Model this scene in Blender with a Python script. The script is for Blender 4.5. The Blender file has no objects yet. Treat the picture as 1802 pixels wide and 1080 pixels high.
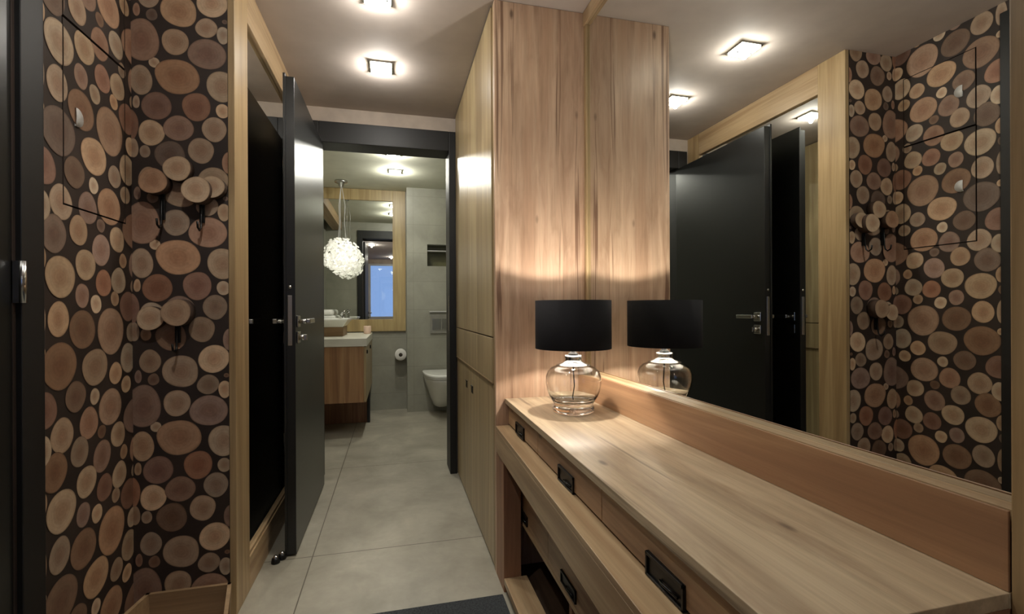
import bpy, bmesh, math, random
from mathutils import Vector, Matrix
SC = bpy.context.scene
COL = SC.collection
rnd = random.Random(7)

# ---------------------------------------------------------------- camera, world, exposure
F_PX = 838.67; YAW = 0.2424; PITCH = -0.0005; ROLL = -0.0046
cam_d = bpy.data.cameras.new('camera'); cam = bpy.data.objects.new('camera', cam_d); COL.objects.link(cam)
fw = Vector((math.sin(YAW)*math.cos(PITCH), math.cos(YAW)*math.cos(PITCH), math.sin(PITCH)))
rt = Vector((math.cos(YAW), -math.sin(YAW), 0)); up = rt.cross(fw)
rt2 = rt*math.cos(ROLL) + up*math.sin(ROLL); up2 = up*math.cos(ROLL) - rt*math.sin(ROLL)
m = Matrix((rt2, up2, -fw)).transposed().to_4x4(); m.translation = Vector((0, 0, 1.08))
cam.matrix_world = m
cam_d.sensor_width = 36; cam_d.lens = F_PX/1802*36; cam_d.shift_y = 4.3/1802; cam_d.clip_start = 0.02
SC.camera = cam
SC.view_settings.view_transform = 'Standard'; SC.view_settings.look = 'None'
SC.view_settings.gamma = 1.0; SC.view_settings.exposure = 0.18
SC.cycles.max_bounces = 10; SC.cycles.glossy_bounces = 6; SC.cycles.transmission_bounces = 8
SC.cycles.diffuse_bounces = 5
world = bpy.data.worlds.new('dusk sky'); SC.world = world; world.use_nodes = True
bg = world.node_tree.nodes['Background']; bg.inputs[0].default_value = (0.20, 0.32, 0.62, 1); bg.inputs[1].default_value = 1.35

HALL_SPOT = 16.0      # watts of each recessed spot in the hall
BATH_SPOT = 15.5
WASH = 0.27            # how much of each lamp's power its frosted glass sends sideways, along the ceiling
GLOW = 26.0           # emission of the frosted lamp glass
# ---------------------------------------------------------------- numbers of the place
H = 2.345; HB = 2.368
C = 0.4017; YC = 1.9058; M = 0.8019; YB = 3.165; YB2 = 3.30
L = -0.545; LW = -0.567; L2 = -0.860; YA = 1.873
YE = 0.439; ZV = 0.714

# ---------------------------------------------------------------- materials
def s2l(c):
    return tuple((x/255/12.92 if x/255 <= 0.04045 else ((x/255+0.055)/1.055)**2.4) for x in c) + (1,)
class NT:
    def __init__(s, name):
        s.m = bpy.data.materials.new(name); s.m.use_nodes = True; s.t = s.m.node_tree; s.n = s.t.nodes
        s.b = s.n['Principled BSDF']; s.out = s.n['Material Output']
    def node(s, typ, **k):
        n = s.n.new(typ)
        for a, v in k.items():
            if a.startswith('i_'):
                key = a[2:]; n.inputs[int(key) if key.isdigit() else key.replace('_', ' ')].default_value = v
            else: setattr(n, a, v)
        return n
    def link(s, a, b): s.t.links.new(a, b)
    def math(s, op, a, b=None, clamp=False):
        n = s.n.new('ShaderNodeMath'); n.operation = op; n.use_clamp = clamp
        for i, v in enumerate((a, b)):
            if v is None: continue
            if isinstance(v, (int, float)): n.inputs[i].default_value = v
            else: s.link(v, n.inputs[i])
        return n.outputs[0]
    def mix(s, f, a, b, typ='MIX'):
        n = s.n.new('ShaderNodeMix'); n.data_type = 'RGBA'; n.blend_type = typ
        for i, v in ((0, f), (6, a), (7, b)):
            if isinstance(v, (int, float, tuple)): n.inputs[i].default_value = v
            else: s.link(v, n.inputs[i])
        return n.outputs[2]
    def ramp(s, f, stops):
        n = s.n.new('ShaderNodeValToRGB'); s.link(f, n.inputs[0]); r = n.color_ramp
        r.elements[0].position, r.elements[0].color = stops[0]
        r.elements[1].position, r.elements[1].color = stops[-1]
        for p, c in stops[1:-1]:
            e = r.elements.new(p); e.color = c
        return n.outputs[0]
def plain(name, rgb, rough=0.5, metal=0.0, var=0.04, **k):
    t = NT(name); b = t.b
    tc = t.node('ShaderNodeTexCoord'); no = t.node('ShaderNodeTexNoise', i_Scale=9.0, i_Detail=3.0)
    t.link(tc.outputs['Object'], no.inputs['Vector'])
    c = s2l(rgb); d = tuple(x*(1-var*3) for x in c[:3])+(1,); e = tuple(min(1, x*(1+var*3)) for x in c[:3])+(1,)
    t.link(t.ramp(no.outputs['Fac'], [(0.3, d), (0.7, e)]), b.inputs['Base Color'])
    b.inputs['Roughness'].default_value = rough; b.inputs['Metallic'].default_value = metal
    for a, v in k.items(): b.inputs[a.replace('_', ' ')].default_value = v
    return t.m
def wood(name, light, mid, dark, axis='Z', rough=0.45, plank=0.0, crack=0.5, seed=0.0, knots=True, fib=1.0, plank_axis=None):
    """oak with the grain running along one axis; planks differ in tone when plank > 0"""
    t = NT(name); b = t.b
    tc = t.node('ShaderNodeTexCoord'); obj = tc.outputs['Object']
    ai = 'XYZ'.index(axis)
    def mapped(across, along, off=0.0):
        mp = t.node('ShaderNodeMapping'); sc = [across]*3; sc[ai] = along
        mp.inputs['Scale'].default_value = sc; mp.inputs['Location'].default_value = (seed+off, seed*1.7+off, seed*0.6-off)
        t.link(obj, mp.inputs['Vector']); return mp.outputs[0]
    vec0 = mapped(9.0, 0.5)
    n1 = t.node('ShaderNodeTexNoise', i_Scale=1.0, i_Detail=5.0, i_Roughness=0.55, i_Distortion=0.5); t.link(vec0, n1.inputs['Vector'])
    n2 = t.node('ShaderNodeTexNoise', i_Scale=1.0, i_Detail=4.0, i_Roughness=0.7); t.link(mapped(110.0*fib, 3.0, 3), n2.inputs['Vector'])
    n3 = t.node('ShaderNodeTexNoise', i_Scale=1.0, i_Detail=3.5, i_Roughness=0.55, i_Distortion=0.9); t.link(mapped(26.0, 0.8, 9), n3.inputs['Vector'])
    L_, M_, D_ = s2l(light), s2l(mid), s2l(dark)
    col = t.ramp(n1.outputs['Fac'], [(0.27, tuple(x*0.80 for x in M_[:3])+(1,)), (0.40, M_), (0.52, L_), (0.62, M_), (0.75, tuple(0.55*x+0.45*y for x, y in zip(M_[:3], D_[:3]))+(1,))])
    if plank > 0:
        sx = t.node('ShaderNodeSeparateXYZ'); t.link(obj, sx.inputs[0])
        pa = plank_axis or ('X' if axis == 'Z' else 'X')
        fl = t.math('FLOOR', t.math('DIVIDE', t.math('ADD', sx.outputs[pa], 10.03+seed*0.01), plank))
        wn = t.node('ShaderNodeTexWhiteNoise', noise_dimensions='1D'); t.link(fl, wn.inputs['W'])
        f = t.math('MULTIPLY', wn.outputs['Value'], 0.55)
        col = t.mix(f, col, t.mix(0.5, M_, D_))
    fibre = t.ramp(n2.outputs['Fac'], [(0.3, (0.80, 0.79, 0.76, 1)), (0.65, (1.06, 1.05, 1.04, 1))])
    col = t.mix(0.8, col, fibre, 'MULTIPLY')
    if knots:
        n4 = t.node('ShaderNodeTexNoise', i_Scale=1.0, i_Detail=4.0, i_Roughness=0.6, i_Distortion=0.6); t.link(mapped(24.0, 3.6, 13), n4.inputs['Vector'])
        col = t.mix(0.9, col, t.ramp(n4.outputs['Fac'], [(0.30, (0.74, 0.68, 0.64, 1)), (0.5, (0.98, 0.97, 0.96, 1)), (0.7, (1.08, 1.07, 1.05, 1))]), 'MULTIPLY')
    if crack > 0:
        cr = t.ramp(n3.outputs['Fac'], [(0.335, (1, 1, 1, 1)), (0.40, (0, 0, 0, 1))])
        col = t.mix(t.math('MULTIPLY', cr, crack), col, D_)
    if knots:
        vo = t.node('ShaderNodeTexVoronoi', i_Scale=1.0, i_Randomness=1.0); t.link(mapped(8.0, 3.2, 5), vo.inputs['Vector'])
        kf = t.ramp(vo.outputs['Distance'], [(0.03, (1, 1, 1, 1)), (0.085, (0, 0, 0, 1))])
        dk = tuple(x*0.45 for x in D_[:3])+(1,)
        col = t.mix(t.math('MULTIPLY', kf, 0.8), col, dk)
    t.link(col, b.inputs['Base Color'])
    b.inputs['Roughness'].default_value = rough
    bu = t.node('ShaderNodeBump', i_Strength=0.12, i_Distance=0.002); t.link(n2.outputs['Fac'], bu.inputs['Height']); t.link(bu.outputs[0], b.inputs['Normal'])
    return t.m

KL, KM, KD = (212, 184, 158), (190, 158, 132), (120, 90, 70)
W_end = wood('rustic oak vertical', KL, KM, KD, 'Z', 0.4, plank=0.118, crack=0.95, seed=2.3)
W_top = wood('rustic oak tabletop', (208, 191, 160), (182, 161, 132), (112, 92, 72), 'Y', 0.38, plank=0.115, crack=0.75, seed=5.1)
W_front = wood('rustic oak drawer front', (186, 158, 122), (160, 128, 98), (104, 78, 56), 'Y', 0.42, plank=0.0, crack=0.45, seed=1.1)
W_side = wood('reddish oak side', (160, 118, 88), (136, 96, 72), (92, 62, 46), 'Z', 0.5, crack=0.3, seed=3.1, knots=False)
W_ven = wood('olive oak veneer', (186, 168, 128), (164, 142, 106), (122, 100, 72), 'Z', 0.36, plank=0.062, plank_axis='Y', crack=0.25, seed=4.2, knots=False)
W_frV = wood('frame oak vertical', (178, 153, 114), (156, 130, 93), (126, 98, 66), 'Z', 0.4, crack=0.0, seed=6.2, knots=False)
W_frY = wood('frame oak lengthwise', (180, 155, 120), (158, 130, 97), (122, 94, 66), 'Y', 0.4, crack=0.0, seed=7.7, knots=False)
W_frX = wood('frame oak crosswise', (190, 156, 112), (168, 130, 90), (124, 90, 60), 'X', 0.4, crack=0.0, seed=8.7, knots=False)
W_back = wood('oak splashboard', (170, 132, 98), (150, 112, 82), (122, 88, 60), 'Y', 0.42, crack=0.1, seed=9.5, knots=False)
W_box = wood('box plywood', (150, 124, 92), (134, 108, 78), (110, 86, 60), 'X', 0.6, crack=0.0, seed=11, knots=False)
W_dark = wood('dark interior oak', (70, 52, 38), (58, 42, 30), (36, 26, 20), 'Y', 0.6, crack=0.0, seed=12, knots=False)
W_bathV = wood('bath cabinet oak', (176, 140, 100), (150, 112, 78), (106, 74, 50), 'Z', 0.42, plank=0.075, crack=0.4, seed=13, knots=False)
W_riser = wood('basin plinth oak', (140, 112, 78), (122, 96, 66), (90, 68, 46), 'X', 0.5, crack=0.2, seed=14, knots=False)

W_bathframe = wood('bathroom frame oak', (178, 158, 112), (158, 136, 92), (124, 100, 66), 'Z', 0.42, crack=0.0, seed=15, knots=False)
P_wall = plain('warm grey paint', (178, 164, 150), 0.75)
P_ceil = plain('ceiling paint', (188, 177, 168), 0.8, var=0.015)
P_ceilB = plain('bathroom ceiling paint', (200, 200, 182), 0.8, var=0.015)
B_door = plain('black satin lacquer', (19, 20, 20), 0.34, var=0.02)
B_frame = plain('black frame lacquer', (10, 10, 10), 0.52, var=0.02)
B_metal = plain('black metal', (12, 12, 12), 0.4, metal=0.3)
CHROME = plain('brushed chrome', (196, 196, 194), 0.22, metal=1.0, var=0.01)
MIRROR = plain('mirror silver', (232, 234, 230), 0.0, metal=1.0, var=0.0)
WHITE = plain('white glazed ceramic', (225, 225, 218), 0.12, var=0.01)
WPLAS = plain('white plastic', (200, 200, 198), 0.4, var=0.01)
STONE = plain('pale countertop', (206, 204, 190), 0.3, var=0.02)
PAPER = plain('toilet paper', (228, 226, 220), 0.9, var=0.01)
TOWEL = plain('white towel', (222, 222, 216), 0.95, var=0.02)
CARD = plain('cardboard core', (70, 62, 52), 0.9)
CREAM = plain('cream wax', (226, 196, 176), 0.5)
SHADE = plain('black shade fabric', (14, 12, 15), 0.8, var=0.02, Specular_IOR_Level=0.2)
LINING = plain('white shade lining', (230, 226, 220), 0.7, var=0.01)
BARK = plain('bark', (58, 40, 28), 0.9, var=0.1)
NICHE = plain('dark olive tile', (86, 84, 56), 0.4, var=0.08)
def glass(name, col=(0.97, 0.985, 0.98, 1), rough=0.0):
    t = NT(name); t.b.inputs['Base Color'].default_value = col
    t.b.inputs['Transmission Weight'].default_value = 1.0; t.b.inputs['Roughness'].default_value = rough; t.b.inputs['IOR'].default_value = 1.45
    return t.m
GLASS = glass('clear glass')
def glow(name, rgb, st):
    t = NT(name); t.b.inputs['Base Color'].default_value = (0.8, 0.8, 0.8, 1)
    t.b.inputs['Emission Color'].default_value = s2l(rgb); t.b.inputs['Emission Strength'].default_value = st
    return t.m
LAMPGLASS = glow('frosted lamp glass', (255, 250, 226), GLOW)
BATHGLASS = glow('frosted bathroom lamp glass', (255, 252, 232), GLOW*0.8)
BULB = glow('warm bulb', (255, 246, 234), 1400.0)
PENDBULB = glow('pendant bulb', (255, 250, 236), 8.0)

def make_floor():
    t = NT('large grey concrete tiles'); b = t.b
    tc = t.node('ShaderNodeTexCoord'); o = tc.outputs['Object']; sx = t.node('ShaderNodeSeparateXYZ'); t.link(o, sx.inputs[0])
    n1 = t.node('ShaderNodeTexNoise', i_Scale=3.2, i_Detail=6.0, i_Roughness=0.6, i_Distortion=0.4); t.link(o, n1.inputs['Vector'])
    n2 = t.node('ShaderNodeTexNoise', i_Scale=26.0, i_Detail=4.0, i_Roughness=0.6); t.link(o, n2.inputs['Vector'])
    col = t.ramp(n1.outputs['Fac'], [(0.3, s2l((138, 133, 118))), (0.52, s2l((158, 153, 138))), (0.72, s2l((176, 171, 154)))])
    col = t.mix(0.35, col, t.ramp(n2.outputs['Fac'], [(0.3, (0.75, 0.74, 0.72, 1)), (0.7, (1, 1, 1, 1))]), 'MULTIPLY')
    def line(src, off, per, w):
        f = t.math('FRACT', t.math('DIVIDE', t.math('ADD', src, off), per))
        d = t.math('MINIMUM', f, t.math('SUBTRACT', 1.0, f))
        return t.math('LESS_THAN', d, w/per)
    j = t.math('MAXIMUM', line(sx.outputs['X'], 12.0+0.352, 1.2, 0.0022), line(sx.outputs['Y'], 12.0-2.239, 1.2, 0.0025))
    col = t.mix(j, col, s2l((92, 86, 74)))
    t.link(col, b.inputs['Base Color']); b.inputs['Roughness'].default_value = 0.33
    return t.m
FLOOR = make_floor()
def make_tile(name, base, px, pz):
    t = NT(name); b = t.b
    tc = t.node('ShaderNodeTexCoord'); o = tc.outputs['Object']; sx = t.node('ShaderNodeSeparateXYZ'); t.link(o, sx.inputs[0])
    n1 = t.node('ShaderNodeTexNoise', i_Scale=4.0, i_Detail=6.0, i_Roughness=0.65, i_Distortion=0.5); t.link(o, n1.inputs['Vector'])
    c = s2l(base); lo = tuple(x*0.86 for x in c[:3])+(1,); hi = tuple(x*1.12 for x in c[:3])+(1,)
    col = t.ramp(n1.outputs['Fac'], [(0.3, lo), (0.7, hi)])
    def line(src, off, per, w):
        f = t.math('FRACT', t.math('DIVIDE', t.math('ADD', src, off), per)); d = t.math('MINIMUM', f, t.math('SUBTRACT', 1.0, f))
        return t.math('LESS_THAN', d, w/per)
    j = t.math('MAXIMUM', t.math('MAXIMUM', line(sx.outputs['X'], 10.0, px, 0.0015), line(sx.outputs['Y'], 10.0, px, 0.0015)), line(sx.outputs['Z'], 10.02, pz, 0.0015))
    lo2 = tuple(x*0.7 for x in c[:3])+(1,)
    col = t.mix(j, col, lo2); t.link(col, b.inputs['Base Color']); b.inputs['Roughness'].default_value = 0.42
    return t.m
TILE = make_tile('grey bathroom wall tiles', (148, 147, 134), 0.6, 0.3)
def make_rug():
    t = NT('charcoal rug'); b = t.b
    tc = t.node('ShaderNodeTexCoord'); n = t.node('ShaderNodeTexNoise', i_Scale=160.0, i_Detail=3.0); t.link(tc.outputs['Object'], n.inputs['Vector'])
    t.link(t.ramp(n.outputs['Fac'], [(0.3, s2l((30, 33, 36))), (0.7, s2l((64, 68, 70)))]), b.inputs['Base Color'])
    b.inputs['Roughness'].default_value = 0.95
    bu = t.node('ShaderNodeBump', i_Strength=0.8, i_Distance=0.004); t.link(n.outputs['Fac'], bu.inputs['Height']); t.link(bu.outputs[0], b.inputs['Normal'])
    return t.m
RUG = make_rug()
def make_crystal():
    t = NT('white crystal petals')
    t.b.inputs['Base Color'].default_value = (0.95, 0.95, 0.92, 1); t.b.inputs['Roughness'].default_value = 0.15
    tr = t.node('ShaderNodeBsdfTranslucent', i_Color=(0.95, 0.95, 0.92, 1)); mx = t.node('ShaderNodeMixShader', i_0=0.5)
    t.link(t.b.outputs[0], mx.inputs[1]); t.link(tr.outputs[0], mx.inputs[2]); t.link(mx.outputs[0], t.out.inputs[0])
    return t.m
CRYSTAL = make_crystal()
LOGBACK = plain('dark gaps between the sliced logs', (44, 33, 27), 0.6, var=0.10)
def make_slice():
    """printed log slices: UV = local coordinates of the slice (radius 1 = rim), colour attribute = its own tone"""
    t = NT('log slices'); b = t.b
    uv = t.node('ShaderNodeUVMap', uv_map='slice'); at = t.node('ShaderNodeAttribute', attribute_name='tone')
    tc = t.node('ShaderNodeTexCoord')
    sx = t.node('ShaderNodeSeparateXYZ'); t.link(uv.outputs[0], sx.inputs[0])
    nz = t.node('ShaderNodeTexNoise', i_Scale=14.0, i_Detail=3.0); t.link(tc.outputs['Object'], nz.inputs['Vector'])
    r = t.math('SQRT', t.math('ADD', t.math('MULTIPLY', sx.outputs['X'], sx.outputs['X']), t.math('MULTIPLY', sx.outputs['Y'], sx.outputs['Y'])))
    rr = t.math('ADD', r, t.math('MULTIPLY', t.math('SUBTRACT', nz.outputs['Fac'], 0.5), 0.35))
    rings = t.math('ADD', t.math('MULTIPLY', t.math('SINE', t.math('MULTIPLY', rr, 38.0)), 0.5), 0.5)
    heart = t.ramp(rr, [(0.0, (0.80, 0.66, 0.60, 1)), (0.38, (0.88, 0.78, 0.72, 1)), (0.62, (1.02, 1.0, 0.98, 1)), (0.9, (1.14, 1.12, 1.08, 1)), (1.0, (0.92, 0.86, 0.8, 1))])
    col = t.mix(1.0, at.outputs['Color'], heart, 'MULTIPLY')
    col = t.mix(t.math('MULTIPLY', rings, 0.16), col, t.mix(1.0, col, (0.62, 0.52, 0.46, 1), 'MULTIPLY'))
    n2 = t.node('ShaderNodeTexNoise', i_Scale=60.0, i_Detail=4.0, i_Roughness=0.65); t.link(tc.outputs['Object'], n2.inputs['Vector'])
    col = t.mix(0.6, col, t.ramp(n2.outputs['Fac'], [(0.3, (0.72, 0.69, 0.66, 1)), (0.7, (1.12, 1.1, 1.08, 1))]), 'MULTIPLY')
    edge = t.ramp(r, [(0.93, (0, 0, 0, 1)), (1.0, (1, 1, 1, 1))])
    col = t.mix(t.math('MULTIPLY', edge, 0.4), col, s2l((66, 50, 38)))
    t.link(col, b.inputs['Base Color']); b.inputs['Roughness'].default_value = 0.55
    return t.m
SLICE = make_slice()

# ---------------------------------------------------------------- mesh helpers (all in world coordinates)
def bm_new(): return bmesh.new()
def box(bm, x0, x1, y0, y1, z0, z1, bev=0.0, mi=0):
    vs = [bm.verts.new((x, y, z)) for z in (z0, z1) for y in (y0, y1) for x in (x0, x1)]
    fs = [bm.faces.new([vs[i] for i in q]) for q in ((0, 2, 3, 1), (4, 5, 7, 6), (0, 1, 5, 4), (2, 6, 7, 3), (0, 4, 6, 2), (1, 3, 7, 5))]
    for f in fs: f.material_index = mi
    if bev > 0:
        es = list({e for f in fs for e in f.edges})
        bmesh.ops.bevel(bm, geom=es, offset=bev, segments=2, profile=0.5, affect='EDGES')
    return vs
def prism(bm, pts, z0, z1, bev=0.0):
    """vertical prism over a plan polygon (counter-clockwise)"""
    a = [bm.verts.new((x, y, z0)) for x, y in pts]; b = [bm.verts.new((x, y, z1)) for x, y in pts]; n = len(pts)
    fs = [bm.faces.new(list(reversed(a))), bm.faces.new(b)] + [bm.faces.new((a[i], a[(i+1) % n], b[(i+1) % n], b[i])) for i in range(n)]
    if bev > 0:
        bmesh.ops.bevel(bm, geom=list({e for f in fs for e in f.edges}), offset=bev, segments=2, profile=0.5, affect='EDGES')
def lathe(bm, c, prof, seg=48, axis='Z', smooth=True):
    """surface of revolution; prof = [(r, h)...] along axis from point c"""
    def P(r, h, a):
        u, v = r*math.cos(a), r*math.sin(a)
        return Vector(c) + (Vector((u, v, h)) if axis == 'Z' else Vector((h, u, v)) if axis == 'X' else Vector((u, h, -v)))
    rows = []
    for r, h in prof:
        rows.append([bm.verts.new(P(r, h, 0))] if r < 1e-6 else [bm.verts.new(P(r, h, 2*math.pi*i/seg)) for i in range(seg)])
    for A, B in zip(rows, rows[1:]):
        for i in range(seg):
            j = (i+1) % seg
            if len(A) == 1 and len(B) == 1: continue
            if len(A) == 1: f = bm.faces.new((A[0], B[j], B[i]))
            elif len(B) == 1: f = bm.faces.new((A[i], A[j], B[0]))
            else: f = bm.faces.new((A[i], A[j], B[j], B[i]))
            f.smooth = smooth
def tube(bm, pts, r, seg=12):
    rows = []; pts = [Vector(p) for p in pts]; n = len(pts)
    ref = None
    for k, p in enumerate(pts):
        d = (pts[min(k+1, n-1)] - pts[max(k-1, 0)]).normalized()
        if ref is None: ref = d.orthogonal().normalized()
        a = (ref - d*ref.dot(d)).normalized(); ref = a; b = d.cross(a)
        rad = r[k] if isinstance(r, (list, tuple)) else r
        rows.append([bm.verts.new(p + (a*math.cos(2*math.pi*i/seg) + b*math.sin(2*math.pi*i/seg))*rad) for i in range(seg)])
    for A, B in zip(rows, rows[1:]):
        for i in range(seg):
            f = bm.faces.new((A[i], A[(i+1) % seg], B[(i+1) % seg], B[i])); f.smooth = True
    bm.faces.new(list(reversed(rows[0]))); bm.faces.new(rows[-1])
def root_loc(o):
    v = Vector((0, 0, 0))
    while o: v += Vector(o.location); o = o.parent
    return v
def obj(name, bm, mats, parent=None, loc=None, fix=True):
    """link a bmesh (world coordinates) as one object"""
    if fix: bmesh.ops.recalc_face_normals(bm, faces=bm.faces)
    me = bpy.data.meshes.new(name)
    pl = root_loc(parent) if parent else Vector((0, 0, 0))
    lc = Vector(loc) if loc else (pl if parent else Vector((0, 0, 0)))
    bmesh.ops.translate(bm, verts=bm.verts, vec=-lc)
    bm.to_mesh(me); bm.free()
    for mt in (mats if isinstance(mats, (list, tuple)) else [mats]): me.materials.append(mt)
    o = bpy.data.objects.new(name, me); COL.objects.link(o)
    if parent: o.parent = parent; o.location = lc - pl
    else: o.location = lc
    return o
def thing(name, label, cat, loc, group=None):
    o = bpy.data.objects.new(name, None); COL.objects.link(o); o.location = loc; o.empty_display_size = 0.05
    o['label'] = label; o['category'] = cat
    if group: o['group'] = group
    return o
def tag(o, label, cat, group=None):
    o['label'] = label; o['category'] = cat
    if group: o['group'] = group
    return o
def struct(name, bm, mats, label=None, cat=None, parent=None):
    o = obj(name, bm, mats, parent)
    if parent is None: o['kind'] = 'structure'
    if label: o['label'] = label
    if cat: o['category'] = cat
    return o
def bx(name, mats, parent, *a, bev=0.0015, loc=None):
    bm = bm_new(); box(bm, *a, bev=bev); return obj(name, bm, mats, parent, loc)
def copy_tree(o, parent=None):
    c = o.copy(); COL.objects.link(c); c.parent = parent
    for ch in list(o.children): copy_tree(ch, c)
    return c

# ---------------------------------------------------------------- shell
bm = bm_new(); box(bm, -1.4, 1.4, -1.9, 5.6, -0.06, 0.0)
struct('floor', bm, FLOOR, 'large grey concrete look floor tiles through hall and bathroom', 'floor')
bm = bm_new(); box(bm, -1.4, 1.4, -1.9, YB2-0.01, H, H+0.1)
struct('ceiling', bm, P_ceil, 'smooth warm grey hall ceiling with recessed spots', 'ceiling')
bm = bm_new(); box(bm, -1.4, 1.4, YB2-0.01, 5.6, HB, HB+0.1)
struct('ceiling_bathroom', bm, P_ceilB, 'pale bathroom ceiling seen through the open doorway', 'ceiling')
# right wall behind the mirror and the cabinet
bm = bm_new(); box(bm, M+0.02, M+0.12, -1.9, 3.29, 0, H)
struct('wall_right', bm, P_wall, 'wall behind the large mirror on the right', 'wall')
# left wall behind the framed mirror
bm = bm_new(); box(bm, -0.70, LW, YA+0.012, YB, 0, H)
struct('wall_left', bm, P_wall, 'wall carrying the framed mirror on the left', 'wall')
# partition with the doorway to the bathroom
bm = bm_new()
box(bm, -1.3, -0.45, YB, YB2, 0, H); box(bm, 0.395, 1.3, YB, YB2, 0, HB); box(bm, -0.45, 0.395, YB, YB2, 2.18, HB)
struct('wall_partition', bm, [P_wall], 'partition wall above the black bathroom door frame', 'wall')
# wall behind the camera, with a window
bm = bm_new()
wx0, wx1, wz0, wz1 = -0.62, 0.14, 0.86, 2.24
box(bm, -1.4, wx0, -1.9, -1.78, 0, H); box(bm, wx1, 1.4, -1.9, -1.78, 0, H)
box(bm, wx0, wx1, -1.9, -1.78, 0, wz0); box(bm, wx0, wx1, -1.9, -1.78, wz1, H)
struct('wall_back', bm, P_wall, 'pale wall with a window at the near end of the hall', 'wall')
bm = bm_new()
for a in ((wx0, wx0+0.05, wz0, wz1), (wx1-0.05, wx1, wz0, wz1)): box(bm, a[0], a[1], -1.86, -1.80, a[2], a[3], 0.003)
box(bm, wx0+0.05, wx1-0.05, -1.86, -1.80, wz0, wz0+0.05); box(bm, wx0+0.05, wx1-0.05, -1.86, -1.80, wz1-0.05, wz1)
w = struct('window_1', bm, WPLAS, 'white framed window with a dusk blue sky behind', 'window')
bx('glass_pane', GLASS, w, wx0+0.05, wx1-0.05, -1.834, -1.828, wz0+0.05, wz1-0.05, bev=0)

# ---------------------------------------------------------------- log slice wallpaper
TONES = {'L': (190, 168, 142), 'M': (166, 142, 118), 'P': (152, 124, 107), 'O': (168, 136, 110), 'D': (120, 98, 82), 'R': (142, 108, 90)}
FAR = [(-0.717,0.871,0.059,0.056,'M'),(-0.614,0.911,0.051,0.05,'L'),(-0.808,0.908,0.033,0.042,'M'),(-0.798,0.846,0.018,0.021,'D'),(-0.828,0.756,0.053,0.076,'P'),(-0.728,0.762,0.042,0.048,'M'),(-0.63,0.731,0.061,0.056,'P'),(-0.632,0.822,0.036,0.035,'M'),(-0.58,0.803,0.021,0.032,'L'),(-0.792,0.684,0.017,0.018,'L'),(-0.722,0.643,0.07,0.063,'O'),(-0.831,0.62,0.034,0.054,'M'),(-0.585,0.623,0.05,0.056,'L'),(-0.583,0.537,0.022,0.026,'L'),(-0.785,0.536,0.047,0.049,'R'),(-0.664,0.544,0.045,0.052,'R'),(-0.609,0.47,0.04,0.045,'M'),(-0.719,0.465,0.047,0.046,'P'),(-0.801,0.443,0.041,0.045,'L'),(-0.745,0.37,0.049,0.05,'D'),(-0.651,0.393,0.042,0.046,'M'),(-0.82,0.378,0.017,0.022,'M'),(-0.845,0.544,0.011,0.023,'M'),(-0.565,0.356,0.021,0.04,'P'),(-0.843,0.857,0.011,0.023,'P'),(-0.862,0.465,0.024,0.055,'R'),(-0.854,0.387,0.016,0.034,'M'),(-0.575,0.852,0.009,0.008,'D')]
LEFT = [(1.784,1.308,0.043,0.041,'L'),(1.698,1.264,0.047,0.049,'P'),(1.816,1.243,0.022,0.025,'M'),(1.79,1.177,0.043,0.043,'L'),(1.709,1.165,0.041,0.043,'R'),(1.622,1.213,0.047,0.047,'L'),(1.591,1.307,0.04,0.045,'M'),(1.49,1.282,0.05,0.052,'D'),(1.515,1.172,0.061,0.058,'L'),(1.607,1.124,0.032,0.036,'P'),(1.671,1.101,0.027,0.029,'L'),(1.769,1.119,0.023,0.025,'M'),(1.747,1.018,0.073,0.075,'O'),(1.607,1.028,0.06,0.057,'D'),(1.507,1.059,0.043,0.049,'M'),(1.665,0.915,0.063,0.057,'M'),(1.511,0.935,0.07,0.065,'D'),(1.77,0.883,0.036,0.037,'M'),(1.663,0.828,0.024,0.025,'L'),(1.844,1.095,0.049,0.05,'R'),(1.844,0.925,0.046,0.051,'L'),(1.866,1.009,0.033,0.033,'L'),(1.882,1.164,0.023,0.023,'M'),(1.831,0.839,0.03,0.029,'L'),(1.89,0.727,0.079,0.063,'P'),(1.575,0.843,0.045,0.045,'D'),(1.45,0.827,0.05,0.05,'R'),(1.743,0.782,0.063,0.059,'O'),(1.635,0.756,0.045,0.048,'P'),(1.52,0.749,0.047,0.049,'M'),(1.696,1.338,0.022,0.021,'D'),(1.441,1.216,0.021,0.035,'M'),(1.438,1.152,0.015,0.021,'D'),(1.438,1.06,0.021,0.052,'M'),(1.444,0.977,0.013,0.015,'L'),(1.449,0.725,0.029,0.04,'L'),(1.899,1.234,0.05,0.051,'P')]
def clip(poly, lo, hi):
    """clip a 2D polygon to a rectangle"""
    for ax in (0, 1):
        for lim, sg in ((lo[ax], 1), (hi[ax], -1)):
            out = []
            for i in range(len(poly)):
                a, b = poly[i-1], poly[i]; ia = (a[ax]-lim)*sg >= 0; ib = (b[ax]-lim)*sg >= 0
                if ia != ib:
                    t = (lim-a[ax])/(b[ax]-a[ax]); out.append(tuple(a[k]+t*(b[k]-a[k]) for k in range(4)))
                if ib: out.append(b)
            poly = out
            if not poly: return []
    return poly
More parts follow.
